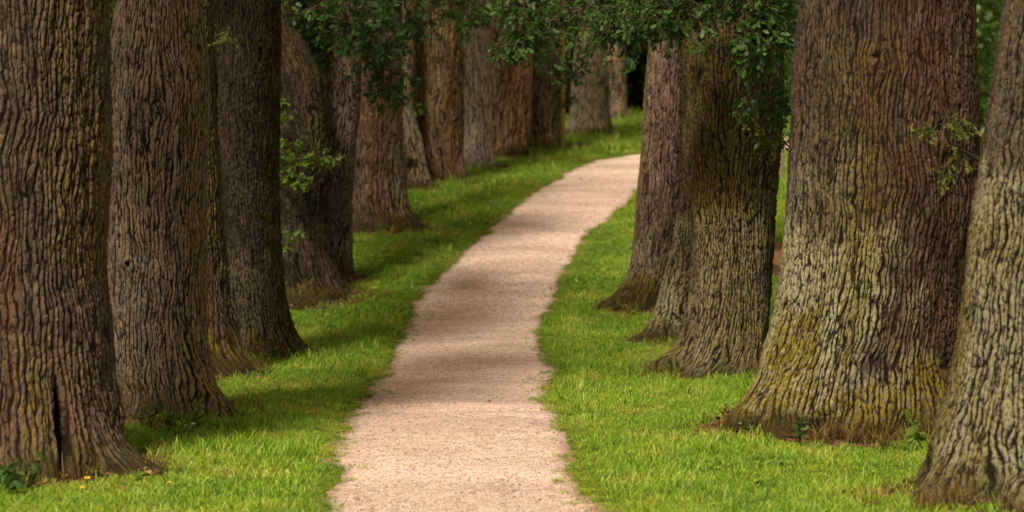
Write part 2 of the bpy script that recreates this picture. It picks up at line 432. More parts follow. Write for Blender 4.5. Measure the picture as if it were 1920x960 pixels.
# ------------------------------------------------------------------ tree specification
# rows: (photo y, left edge, right edge) of the trunk, at the trunk's distance
TREES = [
    dict(id='L1', bumps=[(-30, .05, 12, .3, .12), (8, .03, 8, .25, .12), (55, .03, 10, .28, .14), (-8, .0, 7, .3, -.08), (75, .0, 9, .2, .14)], base=902, rows=[(-200, -125, 205), (0, -130, 202), (300, -135, 200), (500, -138, 192), (600, -140, 203), (700, -150, 212), (800, -165, 230), (850, -185, 245), (885, -215, 262)],
         bark='brown', cell=0.054, aspect=6, amp=.034, moss=[(65, 28, 1.6, 6, .35), (0, 180, -.2, .22, .6), (20, 10, 0, 1.0, .5)], lichen=[(0, 180, 0, 5, .10)], rot=[(8, 4, .4, 2.6, .5), (-35, 5, 0.8, 2.5, .4), (41, 3, .3, 1.1, .5)],
         roots=[(-40, .16, 30), (15, .12, 18), (52, .16, 22)], slit=(33, 0., .95), knots=[(-2, 2.95, .16), (-12, 1.9, .12)],
         label='huge reddish brown oak cut off by the left edge, dark split at its foot'),
    dict(id='L2', bumps=[(58, .03, 14, .26, .12), (-20, .03, 12, .2, .08), (20, .0, 8, .25, -.06)], base=794, rows=[(-200, 240, 360), (-60, 230, 365), (0, 224, 374), (60, 214, 384), (120, 205, 390), (200, 202, 392), (300, 199, 388), (450, 199, 388), (600, 203, 388), (700, 212, 400), (750, 218, 416), (778, 205, 440)],
         bark='mauve', cell=0.043, aspect=6, amp=.024, moss=[(62, 24, .6, 6, .6), (30, 180, -.2, .14, .6), (55, 30, 0, .6, .7)], lichen=[(0, 180, 0, 5, .22), (45, 30, 0, 1.2, .35)], rot=[(66, 14, .1, .5, .8)],
         roots=[(60, .28, 26), (-30, .12, 30), (10, .08, 20)], knots=[(8, 3.05, .2), (-25, 1.5, .08)],
         label='straight mauve brown oak with fine ridged bark beside the huge left edge trunk'),
    dict(id='L2b', base=712, rows=[(-200, 300, 395), (0, 295, 404), (100, 292, 406), (300, 290, 412), (500, 290, 424), (600, 288, 436), (670, 285, 460), (705, 275, 484)],
         bark='olive', cell=0.046, aspect=6, amp=.028, moss=[(40, 60, -.2, .25, .9), (70, 40, 1.5, 6, .6)], lichen=[(50, 60, 0, 3, .15)], rot=[(35, 14, .2, 1.2, .8)],
         roots=[(60, .22, 30)],
         label='mostly hidden mossy-footed trunk between the mauve trunk and the near-black one'),
    dict(id='L3', bumps=[(-40, .03, 14, .28, .10), (10, .0, 9, .3, -.07), (40, .03, 14, .26, .10), (75, 0, 10, .2, .08)], base=672, rows=[(-200, 402, 520), (0, 406, 524), (200, 410, 523), (300, 414, 522), (420, 422, 524), (500, 428, 528), (560, 436, 536), (610, 446, 546), (640, 450, 556), (660, 440, 572)],
         bark='dark', cell=0.041, aspect=6, amp=.028, moss=[(0, 180, -.2, .28, .85), (60, 30, .5, 6, .3)], lichen=[(-15, 50, .15, 1.3, .55), (-10, 50, 1.0, 5, .15)], rot=[(-40, 18, 0, .3, .7)],
         roots=[(-45, .2, 25), (35, .22, 25), (75, .25, 20)],
         label='tall near-black oak with paler ridges low down and mossy foot, left row'),
    dict(id='L4', bumps=[(50, .03, 12, .3, .12), (25, .0, 8, .3, -.08), (-5, .03, 12, .3, .10)], base=572, rows=[(-200, 440, 548), (0, 470, 556), (50, 480, 564), (100, 492, 584), (150, 500, 606), (200, 504, 611), (300, 508, 622), (360, 508, 617), (420, 508, 612), (480, 506, 622), (530, 500, 640), (560, 490, 655), (576, 478, 672)],
         bark='dark', cell=0.05, aspect=6, amp=.03, moss=[(0, 180, -.2, .3, .7), (40, 30, 2.4, 6, .25)], lichen=[(0, 90, 0, 3, .1)], rot=[(60, 16, .5, 2, .5)],
         roots=[(70, .2, 22), (20, .2, 20), (-20, .12, 25)], knots=[(35, 3.0, .25), (10, 2.2, .15)],
         label='knobbly oak trunk leaning back to the left at the top, with green side shoots'),
    dict(id='L4b', base=535, rows=[(-200, 622, 678), (150, 614, 674), (300, 608, 665), (400, 606, 660), (500, 604, 660), (538, 596, 668)],
         bark='mauve', cell=0.05, aspect=6, amp=.028, moss=[(0, 180, -.2, .2, .5)], lichen=[(0, 90, 0, 4, .12)], rot=[(-50, 20, 0, 1.5, .6)],
         roots=[(60, .15, 25)],
         label='narrow grey brown trunk showing just right of the knobbly leaning oak'),
    dict(id='L5', base=434, rows=[(-200, 684, 752), (200, 678, 752), (300, 666, 754), (350, 662, 760), (390, 659, 768), (415, 656, 778), (430, 648, 792)],
         bark='farbrown', cell=.07, aspect=4.5, amp=.03, moss=[(60, 40, -.2, .4, .5)], lichen=[(60, 40, 0, 2, .35)], rot=[(0, 30, 0, 4, .2)],
         roots=[(60, .25, 25), (-40, .15, 25)],
         label='dark brown trunk with spreading right foot under the oak leaves hanging on the left'),
    dict(id='L6', base=357, rows=[(-200, 738, 768), (80, 738, 769), (200, 742, 770), (260, 742, 788), (320, 744, 800), (360, 742, 812)],
         bark='far', cell=.07, aspect=4.5, amp=.028, moss=[], lichen=[(0, 180, 0, 5, .6)], rot=[],
         roots=[(60, .15, 25)],
         label='slim pale lichen-grey trunk with a smooth sunlit edge, just right of the dark spreading one'),
    dict(id='L7', base=348, rows=[(-200, 772, 870), (0, 774, 868), (100, 770, 867), (200, 774, 865), (280, 782, 864), (330, 792, 872), (352, 790, 884)],
         bark='farbrown', cell=.07, aspect=4.5, amp=.03, moss=[(0, 180, 1, 6, .35), (-30, 60, -.2, .3, .7)], lichen=[], rot=[(40, 16, 0, 3.5, .75)],
         roots=[(-40, .2, 30), (60, .2, 25)],
         label='broad very dark trunk with reddish streak on its right, left of the pale pinkish trunk'),
    dict(id='L8', base=319, rows=[(-200, 872, 914), (0, 871, 914), (150, 870, 918), (250, 870, 922), (300, 868, 926), (322, 862, 934)],
         bark='hazy', cell=.08, aspect=4.5, amp=.028, moss=[], lichen=[(0, 180, 0, 6, .35), (75, 25, 0, 6, .6)], rot=[],
         roots=[(60, .15, 25)],
         label='pale pinkish grey trunk with a bright right edge, midway along the left row'),
    dict(id='L9b', base=297, rows=[(-200, 914, 964), (0, 914, 964), (150, 912, 960), (250, 910, 955), (298, 904, 958)],
         bark='farbrown', cell=.08, aspect=4.5, amp=.028, moss=[], lichen=[], rot=[], roots=[],
         label='very dark trunk in the shade directly left of the leaning orange-lit trunk'),
    dict(id='L9', base=299, rows=[(-200, 985, 1012), (60, 972, 998), (120, 962, 997), (200, 946, 996), (250, 936, 995), (280, 928, 992), (301, 920, 994)],
         bark='warmlit', cell=.08, aspect=4.5, amp=.028, moss=[(80, 20, -.1, .4, .5)], lichen=[(20, 60, 0, 3, .25)], rot=[(0, 90, 0, 4, .5)],  # warm light painted by the bark colour and the reddish mask
         roots=[(-50, .2, 25)],
         label='orange-lit brown trunk leaning to the right, far along the left row'),
    dict(id='L10', base=285, rows=[(-200, 1000, 1050), (100, 997, 1049), (200, 994, 1048), (260, 992, 1050), (287, 986, 1056)],
         bark='farbrown', cell=.08, aspect=4.5, amp=.028, moss=[(0, 180, 0, 6, .2)], lichen=[(0, 90, 0, 3, .15)], rot=[],
         roots=[(30, .15, 25)],
         label='brown upright trunk right of the leaning orange-lit one, beside a thin yellow stem'),
    dict(id='L11', base=258, rows=[(-200, 1088, 1128), (50, 1084, 1132), (150, 1074, 1140), (210, 1070, 1144), (245, 1064, 1150), (260, 1056, 1158)],
         bark='hazy', cell=.09, aspect=4.5, amp=.03, moss=[(70, 20, -.2, 1.2, .7)], lichen=[(-10, 70, 0, 6, .8)], rot=[],  # strong lichen mask here also paints the distance haze
         roots=[(-30, .12, 25), (40, .15, 25)],
         label='large pale grey trunk near the far end of the left row, by the bend'),
    dict(id='L12', base=228, rows=[(-200, 1132, 1170), (80, 1130, 1172), (170, 1130, 1174), (215, 1128, 1178), (230, 1122, 1184)],
         bark='far', cell=.09, aspect=4.5, amp=.03, moss=[(-60, 30, 0, 2, .4)], lichen=[(30, 60, 0, 6, .15)], rot=[],
         roots=[(40, .12, 25)],
         label='farthest brown trunk of the left row, against the dark wood'),
    dict(id='R1', bumps=[(-60, .03, 12, .3, .14), (-30, .0, 9, .3, -.07), (-12, .03, 10, .25, .12), (15, 0, 9, .25, -.06)], base=966, rows=[(-200, 1900, 2120), (0, 1884, 2108), (100, 1868, 2104), (200, 1855, 2100), (300, 1840, 2098), (400, 1823, 2096), (500, 1812, 2094), (600, 1800, 2096), (700, 1783, 2100), (800, 1757, 2110), (900, 1727, 2125), (950, 1700, 2140)],
         bark='grey', cell=0.042, aspect=6, amp=.032, moss=[(-80, 14, .3, 1.9, .7), (-60, 50, -.2, .3, .6)], lichen=[(-45, 45, 0, 2.4, .75), (-40, 45, 2.4, 6, .15)], rot=[(0, 20, 0, .25, .6), (50, 50, 0, 6, .12)],
         roots=[(-55, .14, 25), (-10, .1, 25), (30, .14, 25)],
         label='lichen-grey leaning oak trunk cut off by the right edge of the view'),
    dict(id='R2', base=824, rows=[(-200, 1512, 1822), (0, 1503, 1826), (100, 1492, 1830), (200, 1486, 1834), (300, 1480, 1832), (400, 1476, 1828), (500, 1467, 1822), (560, 1458, 1818), (620, 1444, 1812), (670, 1426, 1808), (700, 1418, 1806), (730, 1404, 1810), (760, 1390, 1814), (800, 1372, 1818), (838, 1352, 1822)],
         bark='grey', cell=0.048, aspect=6, amp=.034, moss=[(0, 180, -.2, .66, 1.), (-58, 18, .1, .95, 1.), (-20, 8, .3, 2.4, .6), (-25, 25, 1.8, 3.6, .3), (80, 12, 1.5, 6, .6)], lichen=[(-46, 50, .15, 1.75, 1.), (-55, 30, 1.5, 2.6, .35), (0, 30, .3, .8, .6)], rot=[(66, 16, .15, 2.3, 1.), (-12, 12, 1.6, 6, .35), (42, 40, .3, 6, .45)],  # widest rot stroke: red-brown wood plus painted shade on the right side
         roots=[(-72, .04, 12), (-48, .17, 10), (-20, .12, 9), (10, .15, 10), (36, .12, 9), (62, .12, 9)], knots=[(25, 2.75, .22), (-15, 3.4, .12)], bumps=[(-44, .05, 9, .42, .26), (-24, .05, 8, .30, -.16), (2, .08, 13, .24, .20), (30, .05, 12, .20, .17), (16, .0, 5, .25, -.10), (52, .1, 8, .3, .12), (-66, .02, 8, .3, .10)], slit=(64, .1, 1.9),
         label='massive oak trunk with lichen-crusted flaring foot, widest on the right side of the path'),
    dict(id='R3', bumps=[(-66, .03, 9, .36, .16), (-45, .0, 8, .3, -.08), (-15, .03, 12, .2, .07), (30, .03, 12, .24, .09)], base=710, rows=[(-200, 1290, 1472), (0, 1288, 1466), (100, 1288, 1468), (170, 1292, 1468), (250, 1298, 1464), (330, 1300, 1457), (420, 1299, 1450), (500, 1296, 1446), (580, 1288, 1442), (640, 1272, 1438), (670, 1256, 1436), (695, 1236, 1434)],
         bark='olive', cell=0.046, aspect=6, amp=.034, moss=[(-75, 20, -.2, .5, .8), (0, 180, 1.9, 6, .45), (50, 20, -.2, .15, .8)], lichen=[(-10, 60, .1, 2.0, .9), (45, 20, 0, .6, .6)], rot=[(-60, 12, 1.2, 1.6, .5)],
         roots=[(-72, .22, 16), (-20, .1, 22), (40, .12, 22)], knots=[(40, 2.6, .2), (-60, 1.9, .12)],
         label='ridged oak trunk with leafy shoots high on its right side, left of the massive trunk'),
    dict(id='R4', bumps=[(-50, .03, 14, .3, .10), (-25, .0, 9, .3, -.06)], base=648, rows=[(-200, 1270, 1330), (100, 1274, 1340), (250, 1278, 1340), (350, 1276, 1340), (430, 1264, 1340), (500, 1248, 1338), (560, 1232, 1336), (600, 1219, 1336), (636, 1200, 1338)],
         bark='grey', cell=0.046, aspect=6, amp=.03, moss=[(-60, 40, -.2, .3, .6), (-30, 30, .9, 6, .4)], lichen=[(-50, 50, .1, 1.6, .8)], rot=[(-20, 10, .2, .8, .4)],
         roots=[(-55, .2, 20)],
         label='half hidden grey trunk leaning out from behind the ridged oak on the right'),
    dict(id='R5', bumps=[(-60, .03, 14, .3, .10), (-25, .0, 9, .3, -.07), (5, .03, 13, .25, .08)], base=584, rows=[(-200, 1226, 1288), (80, 1216, 1284), (200, 1208, 1280), (300, 1202, 1276), (400, 1193, 1270), (460, 1186, 1262), (510, 1176, 1256), (545, 1160, 1252), (576, 1138, 1252)],
         bark='mauve', cell=0.046, aspect=6, amp=.026, moss=[(0, 180, -.2, .34, .95), (-75, 25, .3, 6, .6)], lichen=[(-10, 50, .3, 1., .6)], rot=[(10, 40, .8, 5, .25)],
         roots=[(-55, .25, 22), (0, .12, 25)],
         label='brown trunk with dark mossy foot standing closest to the path on the right'),
]
for T in TREES:
    cx_px = .5 * (T['rows'][-1][1] + T['rows'][-1][2])
    p = ground_hit(cx_px, T['base'])
    Yf = p[1]
    rw = .5 * (T['rows'][-3][2] - T['rows'][-3][1]) / FPX * Yf
    Y0 = Yf + rw * .8
    T['Y'] = Y0
    zs, cs, rs = [], [], []
    for (py, xl, xr) in T['rows']:
        a, b = at(xl, py, Y0), at(xr, py, Y0)
        zs.append(a[2]); cs.append(.5 * (a[0] + b[0])); rs.append(.5 * (b[0] - a[0]))
    o = np.argsort(zs)
    T['z'] = np.array(zs)[o]; T['c'] = np.array(cs)[o]; T['r'] = np.array(rs)[o] + (.03 if Y0 > 42 else .012)
    T['gz'] = float(profile(Y0))
    T['x'] = float(T['c'][0]); T['rb'] = float(T['r'][0])


def smooth_interp(x, xs, ys):
    return _pchip(xs, ys)(np.clip(x, xs[0], xs[-1]))


def blob(th, h, lst, seed, P):
    out = np.zeros_like(th)
    for (tc, tw, h0, h1, s) in lst:
        d = np.abs((th - math.radians(tc) + np.pi) % (2 * np.pi) - np.pi)
        w = math.radians(tw)
        jit = .35 * P
        m = sstep(1.35, .65, d / w + jit) * sstep(h0 - .12, h0 + .12, h + .15 * P) * sstep(h1 + .25, h1 - .1, h + .25 * P)
        if tw >= 180: m = sstep(h0 - .12, h0 + .12, h) * sstep(h1 + .2, h1 - .08, h + .35 * P)
        out = np.maximum(out, m * s)
    return out


def build_trunk(T, idx):
    Y0, gz, x0 = T['Y'], T['gz'], T['x']
    px = Y0 / (FPX * 1024 / 1920)               # metres per rendered pixel here
    step = max(.0085, px * 1.0) / RES
    ztop_vis = at(960, 0, Y0)[2] + .35
    zb = gz - .35
    rmid = float(np.median(T['r']))
    # rows
    nv = int((ztop_vis - zb) / (step * 1.15))
    zrow = np.linspace(zb, ztop_vis, nv)
    zup = np.linspace(ztop_vis, gz + 8.5, 36)[1:]
    zrow = np.concatenate([zrow, zup])
    # columns: dense on the half toward the path's viewer, coarser behind
    nf = int(math.pi * 1.25 * rmid / step); nb_ = max(16, nf // 4)
    th = np.concatenate([np.linspace(-math.pi * .625, math.pi * .625, nf, endpoint=False), np.linspace(math.pi * .625, math.pi * 1.375, nb_, endpoint=False)])
    R = smooth_interp(zrow, T['z'], T['r']); C = smooth_interp(zrow, T['z'], T['c'])
    over = np.maximum(0, zrow - T['z'][-1])
    R = R * (1 - .05 * np.minimum(over, 6)); 
    slope = (T['c'][-1] - T['c'][-2]) / max(.1, (T['z'][-1] - T['z'][-2]))
    C = C + over * slope * .6
    TH, Z = np.meshgrid(th, zrow)
    Rg = R[:, None] + 0 * TH; Cg = C[:, None] + 0 * TH
    H = Z - gz
    cx, sx = np.cos(TH), np.sin(TH)
    s = 100 + idx * 13
    ux, uy = sx * rmid, -cx * rmid              # nominal cylinder position for noise
    # large form: buttress roots + lumps
    low = np.exp(-np.maximum(H, 0) / .42)
    add = np.zeros_like(TH)
    for (tc, a, w) in T['roots']:
        d = np.abs((TH - math.radians(tc) + np.pi) % (2 * np.pi) - np.pi)
        add += a * np.exp(-(d / math.radians(w)) ** 2)
    rr_ = np.random.default_rng(s)
    for q in range(9):
        tc, a_, w_ = rr_.uniform(-150, 150), rr_.choice([-.5, 1, 1]) * rr_.uniform(.06, .17), rr_.uniform(5, 11)
        d = np.abs((TH - math.radians(tc) + np.pi) % (2 * np.pi) - np.pi)
        add += a_ * np.exp(-(d / math.radians(w_)) ** 2) * (.7 + .5 * noise3(ux * 3, uy * 3, H * 3, s + 40)) * np.exp(-np.maximum(H, 0) / .5)
    add += .10 * noise3(ux * 5, uy * 5, H * 4, s + 41)
    add += .05 * fbm(ux * 2.2, uy * 2.2, H * .3, s + 1)
    lump = .035 * fbm(ux * 1.6, uy * 1.6, H * .55, s + 2) + .022 * fbm(ux * 5, uy * 5, H * 1.2, s + 3)
    flut = .02 * noise3(ux * 4.2, uy * 4.2, H * .25, s + 4)
    form = Rg * (1 + low * (1.5 * add - .08)) + lump + flut
    for (bt, bh, bw, bz, ba) in T.get('bumps', []):
        d = np.abs((TH - math.radians(bt) + np.pi) % (2 * np.pi) - np.pi) / math.radians(bw)
        form = form + ba * np.exp(-d ** 2 - (np.maximum(H - bh, 0) / bz) ** 2) * (1 + .35 * noise3(ux * 6, uy * 6, H * 6, s + 44))
    slit = 0 * TH
    if 'slit' in T:
        tc, h0, h1 = T['slit']
        d = (TH - math.radians(tc) - .05 * noise3(0 * H, 0 * H, H * 3, s)) * rmid
        slit = np.exp(-(d / .034) ** 2) * sstep(h0 - .1, h0 + .05, H) * sstep(h1, h1 - .5, H)
        form -= .16 * slit
    # bark relief: braided vertical ridges (zero lines of stretched noise), broken across by short cracks
    circ = 2 * math.pi * rmid
    cell, asp = T['cell'], T['aspect']
    wv = .05 * perlin(ux * 1.6, uy * 1.6, H * 1.1, s + 5) + .020 * perlin(ux * 4.5, uy * 4.5, H * 5.0, s + 6) + .008 * perlin(ux * 11, uy * 11, H * 12, s + 7)
    for (kt, kh, ks) in T.get('knots', []):
        du = ((TH - math.radians(kt) + np.pi) % (2 * np.pi) - np.pi) * rmid; dh = H - kh
        ga = np.exp(-(du ** 2 + (dh * .75) ** 2) / ks ** 2)
        wv = wv - .55 * du * ga
        form = form + .045 * ga - .06 * np.exp(-(du ** 2 + dh ** 2) / (ks * .28) ** 2)
    wv = wv + low * .16 * noise3(ux * 1.6, uy * 1.6, H * 2.2, s + 8)
    wx, wy, wh = ux + wv * cx, uy + wv * sx, H
    f = 1. / cell
    ns = max(8, int(round(circ / cell)))
    ph = ns * (TH + wv / rmid) * .5 + 2.9 * perlin(wx * f * .42, wy * f * .42, wh * f * .42 / 4.4, s + 9) + 1.1 * perlin(wx * f, wy * f, wh * f / 4.0, s + 16)
    n2 = perlin(wx * f * .8, wy * f * .8, wh * f * .8 / asp, s + 11)
    n3 = perlin(wx * f * 2.4, wy * f * 2.4, wh * f * 2.4 / 4.5, s + 12)
    r1 = np.clip(np.abs(np.sin(ph)) * 1.35, 0, 1) ** .85
    r2 = np.clip(np.abs(n2) / .20, 0, 1) ** .75
    r3 = np.clip(np.abs(n3) / .26, 0, 1)
    nu = max(10, int(round(circ / (cell * .8))))
    u = (TH / (2 * math.pi) * circ + wv) / (circ / nu)
    vv = wh / (cell * (2.0 + .9 * (idx % 3))) + .8 * _hash(np.floor(np.mod(u, nu)).astype(np.int64), 0 * TH, 0 * TH, s)
    f1, f2, cid = voronoi(u, vv, nu, s + 13)
    xr = sstep(.0, .30, f2 - f1)
    crev = np.minimum(r1, .32 + .68 * r2) * (.66 + .34 * r3) * (.60 + .40 * xr)
    crev = crev * (1 - .92 * np.clip(1.4 * slit, 0, 1))
    fine = .5 * fbm(wx * 45, wy * 45, H * 16, s + 14, 2)
    patch = .80 + .30 * noise3(ux * 1.7, uy * 1.7, H * .8, s + 15)
    smoothbase = 1 - .35 * sstep(.25, .0, H)
    amp = T['amp'] * 1.35 * patch * smoothbase
    relief = crev * (.85 + .22 * (cid - .5)) + .26 * fine
    rr = form + amp * (relief - .80)
    # fade relief to the coarse upper part
    X = Cg + rr * sx; Yv = Y0 - rr * cx * (1 + .0 * sx)
    V = np.stack([X - x0, Yv - Y0, Z - gz], -1).reshape(-1, 3)
    nP = noise3(ux * 3.2, uy * 3.2, H * 2.4, s + 15) + .5 * noise3(ux * 10, uy * 10, H * 6, s + 16)
    moss = blob(TH, H, T['moss'], s, nP); lich = blob(TH, H, T['lichen'], s, nP); rot = blob(TH, H, T['rot'], s, nP)
    one = np.ones_like(TH); damp = sstep(.42, .02, H + .14 * nP)
    bark = np.stack([crev, cid, np.clip(relief, 0, 1), one], -1)
    grow = np.stack([moss, lich, rot, damp], -1)
    F = grid_faces(len(zrow), len(th), True)
    me = mesh_np('oak_trunk', V, F, M_BARK[T['bark']], True, {'bark': ('FLOAT_COLOR', bark.reshape(-1, 4)), 'grow': ('FLOAT_COLOR', grow.reshape(-1, 4))})
    T['top'] = (float(C[-1] - x0), 0., 8.5, float(R[-1]))
    return me


# ------------------------------------------------------------------ tubes, leaves
def tube(pts, radii, n=7):
    pts = np.asarray(pts, float); m = len(pts)
    tan = np.gradient(pts, axis=0); tan /= np.linalg.norm(tan, axis=1)[:, None] + 1e-9
    ref = np.array([.31, .2, .93]) if abs(tan[0][2]) < .8 else np.array([1., .1, 0])
    V = []
    for i in range(m):
        a = np.cross(tan[i], ref); a /= np.linalg.norm(a) + 1e-9
        b = np.cross(tan[i], a)
        ang = np.arange(n) * 2 * np.pi / n
        V.append(pts[i] + radii[i] * (np.cos(ang)[:, None] * a + np.sin(ang)[:, None] * b))
    return np.concatenate(V), grid_faces(m, n, True)


class MB:
    def __init__(s): s.V, s.F, s.n, s.A = [], {}, 0, []
    def add(s, V, F, tint=None):
        V = np.asarray(V, float)
        s.V.append(V); s.F.setdefault(F.shape[1], []).append(F + s.n); s.n += len(V)
        s.A.append(np.zeros(len(V)) if tint is None else tint)
    def mesh(s, name, mat, smooth=True, attr='tint'):
        if not s.V: s.add(np.zeros((3, 3)), np.array([[0, 1, 2]]))
        return mesh_np(name, np.concatenate(s.V), [np.concatenate(f) for f in s.F.values()], mat, smooth, {attr: ('FLOAT', np.concatenate(s.A))})


_half = [(.03, .05), (.07, .16), (.20, .27), (.085, .37), (.30, .52), (.11, .60), (.29, .76), (.12, .82), (.15, .93)]
LEAF_V = [(0, 0, 0), (0, .52, .03), (0, 1, -.05)] + [(x, y, .35 * x) for x, y in _half] + [(-x, y, .35 * x) for x, y in _half]
LEAF_V = np.array(LEAF_V, float)
_n = len(_half)
_tri = []
for sgn, o in ((1, 3), (-1, 3 + _n)):
    ids = [0] + list(range(o, o + _n)) + [2]
    for a, b in zip(ids[:-1], ids[1:]):
        _tri.append((1, a, b) if sgn > 0 else (1, b, a))
LEAF_T = np.array(_tri)
CARD_V = np.array([(0, 0, 0), (.28, .2, .05), (.16, .42, .03), (.42, .62, .08), (.15, .72, 0), (.05, 1, -.06), (-.2, .78, .04), (-.42, .5, .06), (-.16, .38, .02), (-.3, .16, .04)], float)
CARD_T = np.array([(0, 1, 2), (2, 3, 4), (4, 5, 6), (6, 7, 8), (8, 9, 0), (0, 2, 8), (2, 4, 8), (4, 6, 8)])


def scatter_leaves(mb, pos, dirs, size, tint, base=(LEAF_V, LEAF_T), droop=.3):
    """place a leaf at each pos pointing along dirs"""
    pos = np.asarray(pos); n = len(pos)
    if n == 0: return
    d = np.asarray(dirs, float); d[:, 2] -= droop; d /= np.linalg.norm(d, axis=1)[:, None] + 1e-9
    r = rng.normal(size=(n, 3)); r[:, 2] += 1.1
    side = np.cross(d, r); side /= np.linalg.norm(side, axis=1)[:, None] + 1e-9
    up = np.cross(side, d)
    BV, BT = base
    V = pos[:, None, :] + np.asarray(size)[:, None, None] * (BV[None, :, 0:1] * side[:, None, :] + BV[None, :, 1:2] * d[:, None, :] + BV[None, :, 2:3] * up[:, None, :])
    F = (BT[None] + (np.arange(n) * len(BV))[:, None, None]).reshape(-1, 3)
    mb.add(V.reshape(-1, 3), F, np.repeat(np.asarray(tint), len(BV)))


def rand_dirs(n, up=0.):
    d = rng.normal(size=(n, 3)); d[:, 2] += up
    return d / np.linalg.norm(d, axis=1)[:, None]


def leafy_branch(parent, pts, spread, rosettes, mat, size=.085, per=6, r0=.02, twig=True, flat=.8, name='branch'):
    """a limb with side twigs that end in rosettes of lobed leaves; pts in the tree's local metres"""
    pts = np.asarray(pts, float)
    t = np.linspace(0, 1, len(pts)); tt = np.linspace(0, 1, 14)
    line = np.stack([np.interp(tt, t, pts[:, i]) for i in range(3)], -1)
    line[1:-1] += rng.normal(size=(12, 3)) * .02
    wood, lv = MB(), MB()
    V, F = tube(line, np.linspace(r0, r0 * .25, 14), 6); wood.add(V, F)
    for i in range(rosettes):
        f = rng.uniform(.15, 1) ** .8
        a = np.array([np.interp(f, tt, line[:, q]) for q in range(3)])
        e = a + rng.normal(size=3) * spread * np.array([1, 1, flat]) * (.6 if f > .9 else 1)
        mid = .5 * (a + e) + rng.normal(size=3) * spread * .12 + np.array([0, 0, .04])
        if twig:
            V, F = tube([a, mid, e], [r0 * .28, r0 * .2, .003], 4); wood.add(V, F)
        n = max(3, int(per + rng.integers(-2, 3)))
        out = (e - mid); out /= np.linalg.norm(out) + 1e-9
        ps = e + rng.normal(size=(n, 3)) * size * .3
        # a few leaves also along the twig
        n2 = max(1, n // 2)
        ps2 = mid + (e - mid) * rng.uniform(.1, .9, (n2, 1)) + rng.normal(size=(n2, 3)) * size * .15
        P = np.concatenate([ps, ps2])
        D = rand_dirs(len(P)) * 1.1 + out; sz = size * rng.uniform(.75, 1.25)
        tb = np.clip(rng.normal(.45, .22) + rng.normal(size=len(P)) * .15, 0, 1)
        scatter_leaves(lv, P, D, sz * rng.uniform(.6, 1.3, len(P)), tb)
    b = obj(name, wood.mesh('branch_wood', M_TWIG), parent)
    obj('leaves', lv.mesh('branch_leaves', mat, False), b)
    return b


# ------------------------------------------------------------------ build trees
def make_crown(seed, side):
    """overhead crown, open toward the path: limbs and leaf sprays; local origin at the tree's base"""
    r = np.random.default_rng(seed)
    limbs, lv = MB(), MB()
    tips = []
    for i in range(7):
        a = i * 2 * math.pi / 7 + r.uniform(-.4, .4)
        L = r.uniform(2.6, 4.2) * (1. if math.cos(a) * side > -.2 else .30)  # path-side limbs cut short so the sun reaches the path
        p = [np.array([0, 0, 7.2 + r.uniform(0, 1.2)])]
        for q in range(1, 6):
            f = q / 5
            p.append(np.array([math.cos(a) * L * f, math.sin(a) * L * f, p[0][2] + 3.6 * f ** .8 + r.uniform(-.2, .2)]))
        V, F = tube(p, np.linspace(.2, .04, 6), 7); limbs.add(V, F)
        if L > 2: tips += p[2:]
    def spray(c, n):
        scatter_leaves(lv, c + r.normal(size=(n, 3)) * np.array([.5, .5, .38]), r.normal(size=(n, 3)), r.uniform(.2, .37, n), np.clip(r.normal(.43, .2, n), 0, 1), (CARD_V, CARD_T))
    for i in range(13):
        spray(tips[r.integers(len(tips))] + r.normal(size=3) * np.array([.8, .8, .8]), 34)
    for i in range(14):  # low sprays added above the view to shade the trunk tops
        a = r.uniform(-1.9, 1.9) + (0 if side > 0 else math.pi); q = r.uniform(.6, 2.2)
        spray(np.array([q * math.cos(a), q * math.sin(a), r.uniform(5.8, 8.2)]), 34)
    return limbs.mesh('crown_limbs', M_BARK['dark']), lv.mesh('crown_leaves', M_LEAF_CROWN, False)


CROWNS = {-1: [make_crown(s, -1) for s in (3, 4, 5)], 1: [make_crown(s, 1) for s in (6, 7, 8)]}
OBJ = {}
for i, T in enumerate(TREES):
    root = obj('oak_tree', None, None, T['label'], 'tree', 'oak trees lining the path', loc=(T['x'], T['Y'], T['gz']))
    OBJ[T['id']] = root
    obj('trunk', build_trunk(T, i), root)
    lm, lf = CROWNS[-1 if T['id'][0] == 'L' else 1][i % 3]
    c = obj('crown', lf, root); c.location = (T['top'][0], 0, 0); c.rotation_euler[2] = (i * 1.3) % 1. - .5
    if T['id'][0] == 'L': c.scale = (.72, .72, 1.08) if T['Y'] < 42 else (.6, .6, 1.1)  # left crowns narrowed to let sun onto path and verge
    l = obj('limbs', lm, c)

bpy.context.view_layer.update()


YREF = {'L2': 24.14, 'L2b': 29.43, 'L3': 32.52, 'L4': 38.53, 'L5': 46.5, 'R1': 18.32, 'R2': 23.57, 'R3': 30.19, 'R4': 34.35, 'R5': 38.3}   # trunk distances the shoots below were measured against


def sprig(tid, pix, spread_px, ros, mat, Y=None, **kw):
    """a leafy branch of tree tid through photo points (x, y[, Y])"""
    T = next(t for t in TREES if t['id'] == tid)
    pts = []
    dY = T['Y'] - YREF.get(tid, T['Y'])
    for q in pix:
        p = at(q[0], q[1], (q[2] if len(q) > 2 else Y) + dY)
        pts.append((p[0] - T['x'], p[1] - T['Y'], p[2] - T['gz']))
    if kw.get('size', .085) >= .10: ros = int(ros * (2.3 if Y < 50 else .7)); kw['size'] = kw['size'] * (.95 if Y < 50 else .9)
    return leafy_branch(OBJ[tid], pts, spread_px / FPX * Y, ros, mat, **kw)


YL = {T['id']: T['Y'] for T in TREES}
